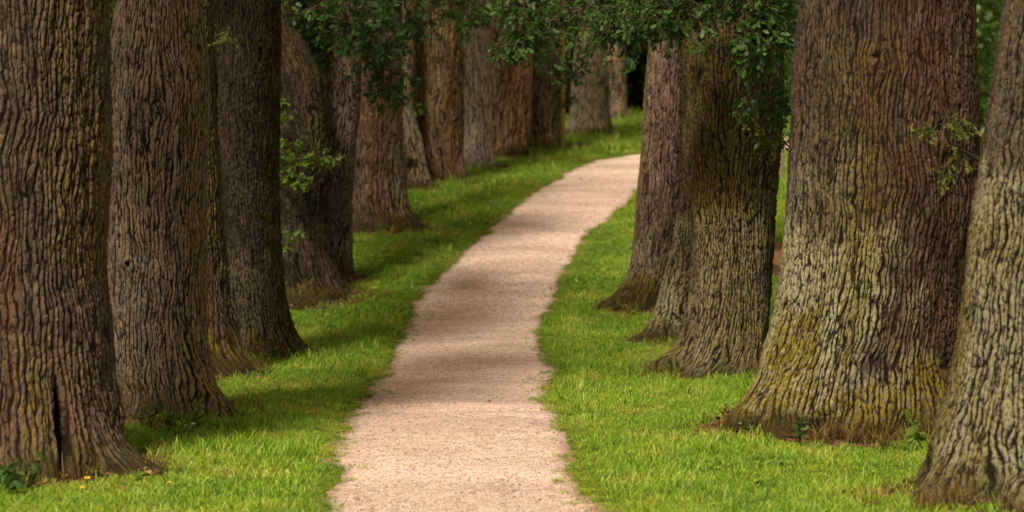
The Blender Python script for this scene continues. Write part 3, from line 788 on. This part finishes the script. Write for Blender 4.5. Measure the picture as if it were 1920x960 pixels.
# hanging foliage over the left row
sprig('L4', [(520, -150, 38.5), (600, -40, 37.5), (660, 40, 37), (700, 110, 36.6)], 44, 75, M_LEAF_DARK, Y=37, r0=.03, size=.11)
sprig('L4', [(540, -120, 39), (580, -20, 39.5), (610, 60, 40), (640, 110, 40)], 38, 45, M_LEAF_DARK, Y=39.5, size=.11)
sprig('L4', [(640, -120, 38), (700, 20, 37.4), (730, 110, 37), (740, 190, 36.8)], 30, 48, M_LEAF_DARK, Y=37, size=.11)
sprig('L5', [(700, -160, 45), (790, -60, 44), (850, 0, 43.5), (895, 40, 43)], 34, 46, M_LEAF_DARK, Y=44, size=.11)
sprig('L4', [(620, -160, 42), (700, -60, 42), (760, 0, 42), (770, 60, 42)], 40, 50, M_LEAF_DARK, Y=42, size=.11)
# branch reaching over the path from the right row
sprig('R5', [(1260, -160, 37), (1180, -20, 35), (1110, 10, 34), (1050, 30, 33.5), (980, 70, 33), (950, 100, 33)], 26, 60, M_LEAF_DARK, Y=34, r0=.03, size=.10)
sprig('R5', [(1180, -60, 35), (1120, 0, 34.5), (1085, 70, 34), (1078, 140, 34)], 20, 26, M_LEAF_DARK, Y=34, r0=.016, size=.09)
sprig('R5', [(1230, -160, 36), (1100, -60, 35), (1000, -10, 34.5), (960, 30, 34)], 34, 46, M_LEAF_DARK, Y=34.5, r0=.025, size=.10)
sprig('R4', [(1320, -160, 33), (1230, -20, 32), (1180, 30, 31.6), (1140, 60, 31.4)], 34, 60, M_LEAF_DARK, Y=32, r0=.03, size=.10)
sprig('R3', [(1440, -160, 29), (1340, -20, 28.6), (1270, 20, 28.5), (1210, 50, 28.6)], 42, 80, M_LEAF_DARK, Y=28.6, r0=.03, size=.10)
sprig('R3', [(1380, -160, 28), (1420, -30, 28), (1430, 40, 28), (1440, 100, 28)], 40, 60, M_LEAF_DARK, Y=28, r0=.03, size=.10)
# shoots on the ridged oak on the right
sprig('R3', [(1385, 170, 29.2), (1405, 200, 28.9), (1430, 215, 28.8), (1455, 205, 28.8)], 26, 34, M_LEAF_DARK, Y=28.8, size=.085)
sprig('R3', [(1400, 120, 29.2), (1420, 130, 28.9), (1440, 110, 28.8), (1475, 80, 28.8)], 24, 26, M_LEAF_MID, Y=28.8, size=.085)
sprig('R3', [(1395, 270, 29.2), (1415, 250, 28.9), (1440, 265, 28.8), (1470, 260, 29)], 20, 18, M_LEAF_AUTUMN, Y=28.8, size=.075)
sprig('R3', [(1445, 40, 29.5), (1465, 50, 29.2), (1480, 48, 29), (1492, 42, 29)], 10, 7, M_LEAF_MID, Y=29, size=.085)
# sprig on the massive trunk
sprig('R2', [(1838, 300, 22.6), (1800, 280, 22.2), (1760, 245, 22), (1722, 232, 21.9)], 16, 18, M_LEAF_AUTUMN, Y=22, r0=.016, size=.07, per=5)
sprig('R2', [(1832, 250, 22.6), (1815, 240, 22.3), (1800, 230, 22.2), (1790, 218, 22.1)], 12, 9, M_LEAF_AUTUMN, Y=22.2, r0=.013, size=.065, per=4)
sprig('R2', [(1838, 320, 22.6), (1800, 312, 22.3), (1770, 318, 22.2), (1750, 312, 22.1)], 14, 10, M_LEAF_AUTUMN, Y=22.2, r0=.013, size=.065, per=4)
# fresh shoots of the knobbly oak
sprig('L4', [(512, 310, 38), (545, 300, 37.6), (590, 292, 37.2), (625, 300, 37)], 15, 26, M_LEAF_FRESH, Y=37.3, r0=.016, size=.085)
sprig('L4', [(512, 290, 38), (535, 285, 37.6), (545, 270, 37.5), (555, 268, 37.5)], 14, 16, M_LEAF_FRESH, Y=37.5, r0=.016, size=.085)
sprig('L4', [(512, 330, 38), (540, 330, 37.6), (555, 335, 37.5), (570, 340, 37.5)], 12, 12, M_LEAF_FRESH, Y=37.5, r0=.016, size=.085)
sprig('L4', [(515, 230, 38), (525, 215, 37.6), (530, 205, 37.5), (533, 190, 37.5)], 10, 10, M_LEAF_FRESH, Y=37.5, r0=.013, size=.085)
sprig('L4', [(512, 465, 38), (530, 455, 37.6), (545, 448, 37.5), (560, 438, 37.5)], 10, 11, M_LEAF_FRESH, Y=37.5, r0=.013, size=.085)
# small shoots high on the left trunks
sprig('L2b', [(396, 110, 29), (405, 90, 28.8), (415, 75, 28.7), (425, 72, 28.6)], 9, 8, M_LEAF_AUTUMN, Y=28.7, r0=.006, size=.07, per=5)
sprig('L2', [(330, -30, 24.4), (340, -5, 24.3), (345, 5, 24.2), (352, 10, 24.2)], 12, 8, M_LEAF_MID, Y=24.3, r0=.006, size=.07)
sprig('L2b', [(230, -60, 29), (220, 0, 28.8), (214, 40, 28.7), (212, 70, 28.7)], 10, 14, M_LEAF_DARK, Y=28.8, r0=.013, size=.08)
# far shoots
sprig('L10', [(1048, 100, 63), (1056, 130, 62.8), (1062, 160, 62.6), (1064, 190, 62.6)], 14, 30, M_LEAF_MID, Y=62.7, size=.13)
sprig('L11', [(1090, 60, 69), (1105, 100, 68.5), (1120, 140, 68.5), (1130, 165, 68.5)], 16, 26, M_LEAF_MID, Y=68.5, size=.14)
sprig('L11', [(1070, -60, 69), (1090, 0, 68.5), (1110, 50, 68.5), (1120, 70, 68.5)], 26, 50, M_LEAF_MID, Y=68.5, size=.15)
sprig('L8', [(880, -100, 57), (890, -20, 56.5), (892, 20, 56.5), (886, 50, 56.5)], 16, 26, M_LEAF_DARK, Y=56.5, size=.13)
sprig('L9', [(960, -120, 58), (1000, 20, 57.5), (1020, 90, 57.5), (1030, 130, 57.5)], 26, 60, M_LEAF_DARK, Y=57.5, size=.14)

# ------------------------------------------------------------------ ground sheet
def axis(dense0, dense1, step, far, grow=1.25):
    a = list(np.arange(dense0, dense1 + 1e-6, step))
    s = step; hi = a[-1]; lo = a[0]; up, dn = [], []
    while hi < far: s *= grow; hi += s; up.append(hi)
    s = step
    while lo > -far: s *= grow; lo -= s; dn.append(lo)
    return np.array(dn[::-1] + a + up)


gx = axis(-5.5, 5.5, .07, 900); gy = axis(13, 70, .12, 1200)
gy = gy[gy > -300]
GX, GY = np.meshgrid(gx, gy)
GZ = ground_z(GX, GY)
pin = path_in(GX, GY)
GZ = GZ - .05 * sstep(-.02, .10, pin)
bare = np.zeros_like(GX)
for T in TREES:
    d = np.hypot(GX - T['x'], (GY - T['Y']))
    bare = np.maximum(bare, sstep(T['rb'] * 1.0 + .42, T['rb'] * .95 + .05, d))
    GZ += .07 * sstep(T['rb'] + .6, T['rb'] * .7, d)
bare = np.maximum(bare, .50 * sstep(-.10, .03, pin))
# a bare reddish slope in the field beyond the right row
bare = np.maximum(bare, 1.3 * np.exp(-((GX - 4.75) / .8) ** 2 - ((GY - 42.2) / 1.8) ** 2))
g = obj('ground', mesh_np('ground', np.stack([GX, GY, GZ], -1).reshape(-1, 3), grid_faces(len(gy), len(gx)), M_GROUND, True, {'bare': ('FLOAT', bare.ravel())}), kind='structure')

# path sheet
py_ = np.concatenate([np.arange(-18, 13, .5), np.arange(13, 66, .06), np.arange(66, PE_Y[-1], .4)])
l, r = path_edges(py_)
tt = np.linspace(-.04, 1.04, 46)
PX = l[:, None] + (r - l)[:, None] * tt[None]; PYY = py_[:, None] + 0 * PX
crownf = .02 * (1 - (2 * np.clip(tt, 0, 1) - 1) ** 2)[None]
PZ = profile(PYY) + .035 * noise3(PX * .9, PYY * .6, 0 * PX, 31) - .012 + crownf + .012 * noise3(PX * 1.2, PYY * 2.2, 0 * PX, 71) + .006 * noise3(PX * 6, PYY * 6, 0 * PX, 72)
ed = np.clip(1 - np.minimum(tt, 1 - tt) / .13, 0, 1)[None] + 0 * PX
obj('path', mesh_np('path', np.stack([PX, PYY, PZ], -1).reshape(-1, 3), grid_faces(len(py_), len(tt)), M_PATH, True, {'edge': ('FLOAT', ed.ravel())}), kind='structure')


# loose stones lying on the path, more of them toward its edges
ICO = np.array([(0, 0, 1), (.9, 0, .45), (.28, .85, .45), (-.72, .53, .45), (-.72, -.53, .45), (.28, -.85, .45), (.72, .53, -.45), (-.28, .85, -.45), (-.9, 0, -.45), (-.28, -.85, -.45), (.72, -.53, -.45), (0, 0, -1)])
ICOF = np.array([(0, 1, 2), (0, 2, 3), (0, 3, 4), (0, 4, 5), (0, 5, 1), (1, 6, 2), (2, 7, 3), (3, 8, 4), (4, 9, 5), (5, 10, 1), (6, 7, 2), (7, 8, 3), (8, 9, 4), (9, 10, 5), (10, 6, 1), (6, 11, 7), (7, 11, 8), (8, 11, 9), (9, 11, 10), (10, 11, 6)])
sr = np.random.default_rng(5)
n = 5000
sy = 14 + 36 * sr.uniform(size=n) ** 1.5
tx = np.where(sr.uniform(size=n) < .5, sr.uniform(0, 1, n), np.where(sr.uniform(size=n) < .5, sr.beta(1.1, 9, n), 1 - sr.beta(1.1, 9, n)))
l, r = path_edges(sy); sx_ = l + (r - l) * (tx * 1.06 - .03)
sz_ = profile(sy) + .035 * noise3(sx_ * .9, sy * .6, 0 * sx_, 31) - .012 + .02 * (1 - (2 * np.clip(tx, 0, 1) - 1) ** 2)
rad = sr.gamma(3., .0016, n) + .003
SV = ICO[None] * sr.uniform(.7, 1.3, (n, 12, 1)) * (rad[:, None] * np.stack([sr.uniform(.8, 1.4, n), sr.uniform(.8, 1.4, n), sr.uniform(.5, .8, n)], -1))[:, None, :].reshape(n, 1, 3)
SV = SV + np.stack([sx_, sy, sz_ + .002], -1)[:, None, :]
SF = (ICOF[None] + (np.arange(n) * 12)[:, None, None]).reshape(-1, 3)
k = NT('loose_stone')
tv = k.attr('tint').outputs['Fac']
M_STONE = k.done(k.bsdf(k.mix(k.ramp(tv, .1, .9), k.mix(k.noise(k.pos(), 90), (.22, .14, .09), (.36, .25, .17)), (.62, .45, .31)), .85, .2))
obj('loose_gravel', mesh_np('loose_gravel', SV.reshape(-1, 3), SF, M_STONE, False, {'tint': ('FLOAT', np.repeat(sr.uniform(size=n), 12))}), None, 'small loose stones strewn over the path and along its edges', 'gravel', kind='stuff')


# ------------------------------------------------------------------ grass (countless: one object each, drawn by a node tree from its own tufts)
def tuft_variant(r, nblade, rad, hmin, hmax, w):
    V, F, tip, sh = [], [], [], []
    n = 0
    for b in range(nblade):
        a = r.uniform(0, 2 * math.pi); q = rad * math.sqrt(r.uniform())
        base = np.array([q * math.cos(a), q * math.sin(a), -.01])
        h = r.uniform(hmin, hmax); la = r.uniform(0, 2 * math.pi); lean = h * r.uniform(.15, .75)
        ld = np.array([math.cos(la), math.sin(la), 0]); fa = r.uniform(0, 2 * math.pi)
        sd = np.array([math.cos(fa), math.sin(fa), 0]) * w * r.uniform(.6, 1.2)
        s_ = r.uniform()
        for f, ww in ((0, .8), (.45, 1.), (.8, .6), (1., 0)):
            c = base + np.array([0, 0, h * (f - .12 * f * f)]) + ld * lean * f ** 1.8
            if ww > 0:
                V += [c - sd * ww, c + sd * ww]; tip += [f, f]; sh += [s_, s_]
            else:
                V.append(c); tip.append(f); sh.append(s_)
        F += [(n, n + 1, n + 3, n + 2), (n + 2, n + 3, n + 5, n + 4), (n + 4, n + 5, n + 6, n + 6)]
        n += 7
    F = np.array(F)
    return np.array(V), F[F[:, 2] != F[:, 3]], F[F[:, 2] == F[:, 3]][:, :3], np.array(tip), np.array(sh)


def grass_object(name, variants, pts, rot, scl, pick, mat, label):
    V, Q, Tr, tip, sh, cid = [], [], [], [], [], []
    n = 0
    for i, (v, q, t, ti, s_) in enumerate(variants):
        V.append(v); Q.append(q + n); Tr.append(t + n); tip.append(ti); sh.append(s_); cid.append(np.full(len(v), i)); n += len(v)
    m = len(pts)
    V = np.concatenate(V + [pts])
    z = np.zeros(m)
    A = {'tip': ('FLOAT', np.concatenate(tip + [z])), 'shade': ('FLOAT', np.concatenate(sh + [z])), 'tuft': ('INT', np.concatenate(cid + [z - 1])),
         'rot': ('FLOAT_VECTOR', np.concatenate([np.zeros((n, 3)), rot])), 'scl': ('FLOAT', np.concatenate([np.ones(n), scl])), 'pick': ('INT', np.concatenate([np.zeros(n), pick]))}
    me = mesh_np(name, V, [np.concatenate(Q), np.concatenate(Tr)], mat, False, A)
    o = obj(name, me, None, label, 'grass', kind='stuff')
    ng = bpy.data.node_groups.new(name + '_tufts', 'GeometryNodeTree')
    ng.interface.new_socket('Geometry', in_out='INPUT', socket_type='NodeSocketGeometry')
    ng.interface.new_socket('Geometry', in_out='OUTPUT', socket_type='NodeSocketGeometry')
    N, Lk = ng.nodes, ng.links
    gi, go = N.new('NodeGroupInput'), N.new('NodeGroupOutput')
    def na(nm, ty):
        a = N.new('GeometryNodeInputNamedAttribute'); a.data_type = ty; a.inputs[0].default_value = nm
        return a.outputs[0]
    tu = na('tuft', 'INT')
    cmp_ = N.new('FunctionNodeCompare'); cmp_.data_type = 'INT'; cmp_.operation = 'GREATER_EQUAL'
    Lk.new(tu, cmp_.inputs[2]); cmp_.inputs[3].default_value = 0
    sp = N.new('GeometryNodeSeparateGeometry'); sp.domain = 'POINT'
    Lk.new(gi.outputs[0], sp.inputs[0]); Lk.new(cmp_.outputs[0], sp.inputs[1])
    si = N.new('GeometryNodeSplitToInstances'); si.domain = 'POINT'
    Lk.new(sp.outputs[0], si.inputs[0]); Lk.new(tu, si.inputs['Group ID'])
    ip = N.new('GeometryNodeInstanceOnPoints')
    Lk.new(sp.outputs[1], ip.inputs['Points']); Lk.new(si.outputs[0], ip.inputs['Instance'])
    ip.inputs['Pick Instance'].default_value = True
    Lk.new(na('pick', 'INT'), ip.inputs['Instance Index'])
    er = N.new('FunctionNodeEulerToRotation'); Lk.new(na('rot', 'FLOAT_VECTOR'), er.inputs[0]); Lk.new(er.outputs[0], ip.inputs['Rotation'])
    Lk.new(na('scl', 'FLOAT'), ip.inputs['Scale'])
    Lk.new(ip.outputs[0], go.inputs[0])
    md = o.modifiers.new('tufts', 'NODES'); md.node_group = ng
    return o


gr = np.random.default_rng(21)
lawn_var = [tuft_variant(gr, 26, .075, .030, .078, .0031) for _ in range(6)] + [tuft_variant(gr, 15, .07, .07, .14, .0029) for _ in range(3)] + [tuft_variant(gr, 11, .06, .025, .06, .011) for _ in range(3)]


def lawn_points():
    out = []
    for (y0, y1, dens, xl, xr, s) in ((13, 24, 230, -5.4, 5.0, 1.), (24, 34, 175, -5.4, 5.4, 1.1), (34, 46, 95, -5.5, 5.5, 1.3), (46, 62, 55, -6.5, 7.5, 1.7), (62, 84, 30, -6, 10, 2.2)):
        n = int((y1 - y0) * (xr - xl) * dens)
        x = gr.uniform(xl, xr, n); y = gr.uniform(y0, y1, n)
        out.append(np.stack([x, y, np.full(n, s)], -1))
    for (x0, x1, y0, y1, dens, s) in ((-16, -5.2, 10, 70, 7, 2.2), (5.2, 20, 10, 70, 7, 2.2)):
        n = int((x1 - x0) * (y1 - y0) * dens)
        out.append(np.stack([gr.uniform(x0, x1, n), gr.uniform(y0, y1, n), np.full(n, s)], -1))
    return np.concatenate(out)


P = lawn_points()
x, y, s = P.T
pin = path_in(x, y)
keep = pin < .01 + .08 * noise3(x * 5, y * 3, 0 * x, 77) + .05 * noise3(x * 14, y * 11, 0 * x, 78) + .10 * np.abs(gr.normal(size=len(x))) * (gr.uniform(size=len(x)) < .4)
near_tree = np.zeros(len(x))
for T in TREES:
    d = np.hypot(x - T['x'], y - T['Y'])
    keep &= d > T['rb'] * .88
    near_tree = np.maximum(near_tree, sstep(T['rb'] + (.70 if T['id'] == 'R2' else .52), T['rb'] + .05, d))
pn = noise3(x * 2.4, y * 2.4, 0 * x, 81)
keep &= np.exp(-((x - 4.75) / .8) ** 2 - ((y - 42.2) / 1.8) ** 2) < .35
keep &= (gr.uniform(size=len(x)) > near_tree * (.74 + .3 * pn))
x, y, s, pin, near_tree = x[keep], y[keep], s[keep], pin[keep], near_tree[keep]
z = ground_z(x, y)
for T in TREES:
    d = np.hypot(x - T['x'], y - T['Y']); z += .07 * sstep(T['rb'] + .6, T['rb'] * .7, d)
edge_short = sstep(-.02, -.30, pin)
hn = noise3(x * 1.6, y * 1.1, 0 * x, 83)
scl = s * (.45 + .65 * edge_short) * (1 + .45 * hn - .10 * near_tree) * gr.uniform(.7, 1.25, len(x))
tall = gr.uniform(size=len(x)) < (.06 + .25 * near_tree + .12 * (hn > .3)) * edge_short
pick = np.where(tall, gr.integers(6, 9, len(x)), gr.integers(0, 6, len(x)))
herb = (noise3(x * 3.1, y * 2.3, 0 * x, 87) > .35) & (gr.uniform(size=len(x)) < .45) & (edge_short > .3)
pick = np.where(herb, gr.integers(9, 12, len(x)), pick)
rot = np.stack([gr.normal(0, .12, len(x)), gr.normal(0, .12, len(x)), gr.uniform(0, 6.28, len(x))], -1)
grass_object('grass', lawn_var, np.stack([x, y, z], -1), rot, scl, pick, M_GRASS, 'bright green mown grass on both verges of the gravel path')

# dry brown grass round the tree feet
dv = [tuft_variant(gr, 14, .07, .08, .26, .0035) for _ in range(5)]
dp = []
for T in TREES:
    if T['Y'] > 66: continue
    n = int((200 if T['id'] in ('R2', 'R1') else 70) * T['rb'])
    lo_, hi_ = {'R2': (-22, 75), 'R1': (-50, 40)}.get(T['id'], (-130, 130))
    a = np.radians(gr.uniform(lo_, hi_, n)); rr = T['rb'] * (1.0 + .04 * gr.normal(size=n)) + np.abs(gr.normal(0, .15, n))
    dp.append(np.stack([T['x'] + rr * np.sin(a), T['Y'] - rr * np.cos(a), gr.uniform(.5, 1.15, n)], -1))
dp = np.concatenate(dp)
ok = (path_in(dp[:, 0], dp[:, 1]) < -.25) & (noise3(dp[:, 0] * 4.5, dp[:, 1] * 4.5, 0 * dp[:, 0], 91) > -.12 + .3 * gr.normal(size=len(dp)))
dp = dp[ok]
dz = ground_z(dp[:, 0], dp[:, 1]) + .05
m = len(dp)
grass_object('dry_grass', dv, np.stack([dp[:, 0], dp[:, 1], dz], -1), np.stack([gr.normal(0, .3, m), gr.normal(0, .3, m), gr.uniform(0, 6.28, m)], -1), dp[:, 2], gr.integers(0, 5, m), M_DRY,
             'withered brown grass and stalks gathered round the feet of the oaks')

# brown leaf litter round the trunks and thinly over verge and path
M_LITTER = leaf_material('fallen_leaf', (.055, .026, .012), (.22, .10, .040), (.36, .20, .09), fac=.1, rough=.7)
lp = []
for T in TREES:
    if T['Y'] > 66: continue
    n = int(430 * T['rb'])
    a = gr.uniform(-math.pi, math.pi, n); rr = T['rb'] * .95 + np.abs(gr.normal(0, .20, n))
    lp.append(np.stack([T['x'] + rr * np.sin(a), T['Y'] - rr * np.cos(a)], -1))
lp.append(np.stack([gr.uniform(-4, 4.5, 800), gr.uniform(14, 60, 800)], -1))
lp = np.concatenate(lp)
pi_ = path_in(lp[:, 0], lp[:, 1])
lp = lp[(pi_ < .02) | (gr.uniform(size=len(lp)) < .02)]
lz = ground_z(lp[:, 0], lp[:, 1])
for T in TREES:
    d = np.hypot(lp[:, 0] - T['x'], lp[:, 1] - T['Y']); lz += .07 * sstep(T['rb'] + .6, T['rb'] * .7, d)
mb = MB()
D = rand_dirs(len(lp)); D[:, 2] *= .3
scatter_leaves(mb, np.stack([lp[:, 0], lp[:, 1], lz + gr.uniform(.004, .03, len(lp))], -1), D, gr.uniform(.05, .10, len(lp)), gr.uniform(0, 1, len(lp)), droop=0)
obj('leaf_litter', mb.mesh('leaf_litter', M_LITTER, False), None, 'brown fallen oak leaves scattered round the tree feet', 'leaf litter', kind='stuff')

# ------------------------------------------------------------------ small plants, flowers
WEED_V = np.array([(0, 0, 0), (.22, .3, .06), (.3, .6, .05), (.12, .85, 0), (0, 1, -.06), (-.12, .85, 0), (-.3, .6, .05), (-.22, .3, .06)], float)
WEED_T = np.array([(0, 1, 7), (1, 2, 6), (1, 6, 7), (2, 3, 5), (2, 5, 6), (3, 4, 5)])


def weed(px, py, h, n, mat, label, dY=-.1):
    p = ground_hit(px, py)
    gz = float(ground_z(p[0], p[1])) + .02
    root = obj('weed_plant', None, None, label, 'plant', 'leafy weeds at the feet of the oaks', loc=(p[0], p[1], gz))
    st, lv = MB(), MB()
    for i in range(3):
        a = rng.uniform(0, 6.28); L = h * rng.uniform(.7, 1.1)
        pts = np.array([[math.cos(a) * .3 * L * f ** 1.5, math.sin(a) * .3 * L * f ** 1.5, L * f] for f in np.linspace(0, 1, 6)])
        V, F = tube(pts, np.linspace(.004, .002, 6), 4); st.add(V, F)
        k_ = n // 3
        ps = pts[rng.integers(2, 6, k_)]
        D = rand_dirs(k_, .5)
        scatter_leaves(lv, ps, D, h * rng.uniform(.22, .42, k_), np.clip(rng.normal(.5, .2, k_), 0, 1), (WEED_V, WEED_T), .15)
    obj('stem', st.mesh('weed_stem', M_LEAF_MID), root)
    obj('leaves', lv.mesh('weed_leaves', mat, False), root)


weed(283, 808, .22, 24, M_LEAF_MID, 'green nettle-like weed at the left foot of the mauve brown trunk')
weed(318, 812, .20, 22, M_LEAF_MID, 'low leafy weed in front of the middle of the mauve brown trunk')
weed(372, 806, .26, 24, M_LEAF_FRESH, 'bright leafy weed by the right root of the mauve brown trunk')
weed(515, 678, .20, 21, M_LEAF_FRESH, 'fresh green seedling against the mossy foot of the near-black trunk')
weed(540, 680, .13, 15, M_LEAF_FRESH, 'tiny green seedling beside the right root of the near-black trunk')
weed(25, 938, .26, 36, M_LEAF_DARK, 'dark broad-leaved weed below the huge trunk at the left edge')
weed(60, 930, .22, 30, M_LEAF_MID, 'dull green weed just right of the dark broad-leaved one at the left edge')
weed(1500, 842, .24, 27, M_LEAF_MID, 'green weed in the hollow between the roots of the massive oak')
weed(1400, 822, .16, 18, M_LEAF_MID, 'small weed at the tip of the mossy left root of the massive oak')
weed(1725, 850, .28, 24, M_LEAF_FRESH, 'upright fresh weed between the massive oak and the lichen-grey trunk')
weed(1345, 714, .14, 15, M_LEAF_MID, 'small round-leaved weed at the foot of the ridged oak on the right')
weed(1880, 958, .16, 30, M_LEAF_FRESH, 'ferny green weed at the foot of the trunk on the right edge')

k = NT('petal_yellow'); M_YEL = k.done(k.bsdf(k.mix(k.noise(k.pos(), 60), (.72, .42, .02), (.80, .55, .03)), .6, .2))
k = NT('petal_white'); M_WHT = k.done(k.bsdf(k.mix(k.noise(k.pos(), 60), (.62, .62, .50), (.75, .75, .66)), .6, .2))


def flower(name, px, py, h, r, mat, label, group):
    p = ground_hit(px, py)
    gz = float(ground_z(p[0], p[1]))
    root = obj(name, None, None, label, 'flower', group, loc=(p[0], p[1], gz))
    st, hd = MB(), MB()
    V, F = tube([(0, 0, 0), (.01, 0, h * .5), (.012, -.01, h)], [.003, .0026, .002], 5); st.add(V, F)
    obj('stem', st.mesh('flower_stem', M_LEAF_MID), root)
    n = 14
    a = np.arange(n) * 2 * np.pi / n
    D = np.stack([np.cos(a), np.sin(a) - .5, np.full(n, .55)], -1)
    scatter_leaves(hd, np.tile([.012, -.01, h], (n, 1)), D, np.full(n, r), np.full(n, .5), (WEED_V, WEED_T), 0)
    obj('flower_head', hd.mesh('flower_head', mat, False), root)


flower('yellow_flower', 161, 937, .12, .030, M_YEL, 'larger yellow flower in the grass below the huge left trunk', 'yellow flowers in the grass')
flower('yellow_flower', 152, 948, .10, .022, M_YEL, 'half-open yellow flower just lower left of the larger one', 'yellow flowers in the grass')
flower('yellow_flower', 313, 922, .08, .020, M_YEL, 'single small yellow flower out in the left verge', 'yellow flowers in the grass')
flower('white_flower', 360, 815, .10, .024, M_WHT, 'white flower head before the mauve brown trunk', 'white flowers in the grass')
flower('white_flower', 346, 815, .09, .015, M_WHT, 'small white bud left of the white flower head', 'white flowers in the grass')

# thin yellow stem and old post
p = ground_hit(1054, 281)
root = obj('young_tree', None, None, 'thin yellow-green young stem beside the far brown trunk', 'young tree', loc=(p[0], p[1], p[2] - .05))
k = NT('stem_yellow'); M_STEM = k.done(k.bsdf(k.mix(k.noise(k.pos(), 6), (.20, .16, .035), (.34, .27, .07)), .8, .2))
mb = MB(); V, F = tube([(0, 0, 0), (.0, 0, .8), (.02, 0, 1.8), (0, 0, 3.2), (.03, 0, 5.5)], [.10, .075, .07, .06, .03], 10); mb.add(V, F)
obj('trunk', mb.mesh('young_stem', M_STEM), root)
mb = MB(); mw = MB()
P = np.array([0, 0, 4.4]) + rng.normal(size=(260, 3)) * np.array([.4, .4, .8]); scatter_leaves(mb, P, rand_dirs(260), rng.uniform(.08, .16, 260), rng.uniform(.2, .8, 260))
obj('crown', mb.mesh('young_crown', M_LEAF_MID, False), root)

k = NT('post_wood'); M_POST = k.done(k.bsdf(k.mix(k.noise(k.vscale(k.pos(), (30, 30, 2)), 1.), (.10, .08, .065), (.22, .18, .15)), .85, .15))
pp = at(1467, 330, 55.)
gz = float(ground_z(pp[0], 55.))
mb = MB(); hz = at(1467, 266, 55.)[2] - gz
V, F = tube([(0, 0, -.2), (0, 0, hz * .5), (.01, 0, hz - .03), (.01, 0, hz)], [.042, .04, .04, .03], 12); mb.add(V, F)
obj('fence_post', mb.mesh('fence_post', M_POST), None, 'weathered grey post in the gap left of the massive oak', 'post', loc=(pp[0], 55., gz))

# fallen log at far tree
p = ground_hit(1082, 281)
mb = MB(); V, F = tube([(-.32, 0, .06), (-.1, .02, .09), (.15, 0, .08), (.34, -.03, .05)], [.08, .10, .095, .06], 10); mb.add(V, F)
obj('fallen_log', mb.mesh('fallen_log', M_TWIG), None, 'short dark log on the grass at the far left side of the path', 'log', loc=(p[0], p[1], float(ground_z(p[0], p[1]))))


# ------------------------------------------------------------------ woodland beyond (reads as one mass)
def woodland(name, boxes, mat, size, label):
    mb = MB()
    r = np.random.default_rng(hash(name) % 1000 if False else len(name) * 7)
    for (x0, x1, y0, y1, h, dens) in boxes:
        nc = max(3, int((x1 - x0 + y1 - y0) * dens))
        for i in range(nc):
            c = np.array([r.uniform(x0, x1), r.uniform(y0, y1), 0.]); gz = float(profile(c[1]))
            c[2] = gz + h * r.uniform(.05, 1) ** 1.0
            n = 130
            P = c + r.normal(size=(n, 3)) * np.array([.9, .9, .7])
            P[:, 2] = np.maximum(P[:, 2], gz + .1)
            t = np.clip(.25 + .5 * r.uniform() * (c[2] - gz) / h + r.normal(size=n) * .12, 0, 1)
            scatter_leaves(mb, P, r.normal(size=(n, 3)), r.uniform(size * .6, size * 1.2, n), t, (CARD_V, CARD_T))
    return obj(name, mb.mesh(name, mat, False), None, label, 'wood', kind='stuff')


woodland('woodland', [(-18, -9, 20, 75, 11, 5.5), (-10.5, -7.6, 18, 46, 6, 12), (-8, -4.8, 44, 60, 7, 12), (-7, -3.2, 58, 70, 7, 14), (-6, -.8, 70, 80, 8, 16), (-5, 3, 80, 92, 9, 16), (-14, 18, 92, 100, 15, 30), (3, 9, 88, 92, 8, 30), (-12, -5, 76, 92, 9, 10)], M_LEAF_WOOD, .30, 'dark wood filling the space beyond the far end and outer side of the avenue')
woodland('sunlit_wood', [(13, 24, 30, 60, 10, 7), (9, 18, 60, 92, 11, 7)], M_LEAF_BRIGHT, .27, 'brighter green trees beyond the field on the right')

# ------------------------------------------------------------------ light
SUN_EL, SUN_AZ = math.radians(48), math.radians(-157)      # azimuth from +Y toward +X: behind the camera's left
sd = Vector((math.sin(SUN_AZ) * math.cos(SUN_EL), math.cos(SUN_AZ) * math.cos(SUN_EL), math.sin(SUN_EL)))
ld = bpy.data.lights.new('sun', 'SUN'); ld.energy = 5.0; ld.angle = math.radians(10); ld.color = (1, .90, .76)
lo = bpy.data.objects.new('sun', ld); COL.objects.link(lo)
lo.rotation_euler = sd.to_track_quat('Z', 'Y').to_euler(); lo.location = (-20, -20, 40)
w = bpy.data.worlds.new("World"); scene.world = w; w.use_nodes = True
nt = w.node_tree; nt.nodes.clear()
sky = nt.nodes.new('ShaderNodeTexSky'); sky.sky_type = 'NISHITA'; sky.sun_disc = False
sky.sun_elevation = SUN_EL; sky.sun_rotation = SUN_AZ
sky.dust_density = 4; sky.air_density = 1.0
bg = nt.nodes.new('ShaderNodeBackground'); bg.inputs[1].default_value = .125
wo = nt.nodes.new('ShaderNodeOutputWorld')
sky_warm_tint = nt.nodes.new('ShaderNodeMix'); sky_warm_tint.data_type = 'RGBA'; sky_warm_tint.blend_type = 'MULTIPLY'; sky_warm_tint.inputs[0].default_value = 1.
sky_warm_tint.inputs[7].default_value = (1.32, 1.06, .74, 1)        # warm tint added to the sky light, standing in for a white balance
nt.links.new(sky.outputs[0], sky_warm_tint.inputs[6]); nt.links.new(sky_warm_tint.outputs[2], bg.inputs[0]); nt.links.new(bg.outputs[0], wo.inputs[0])
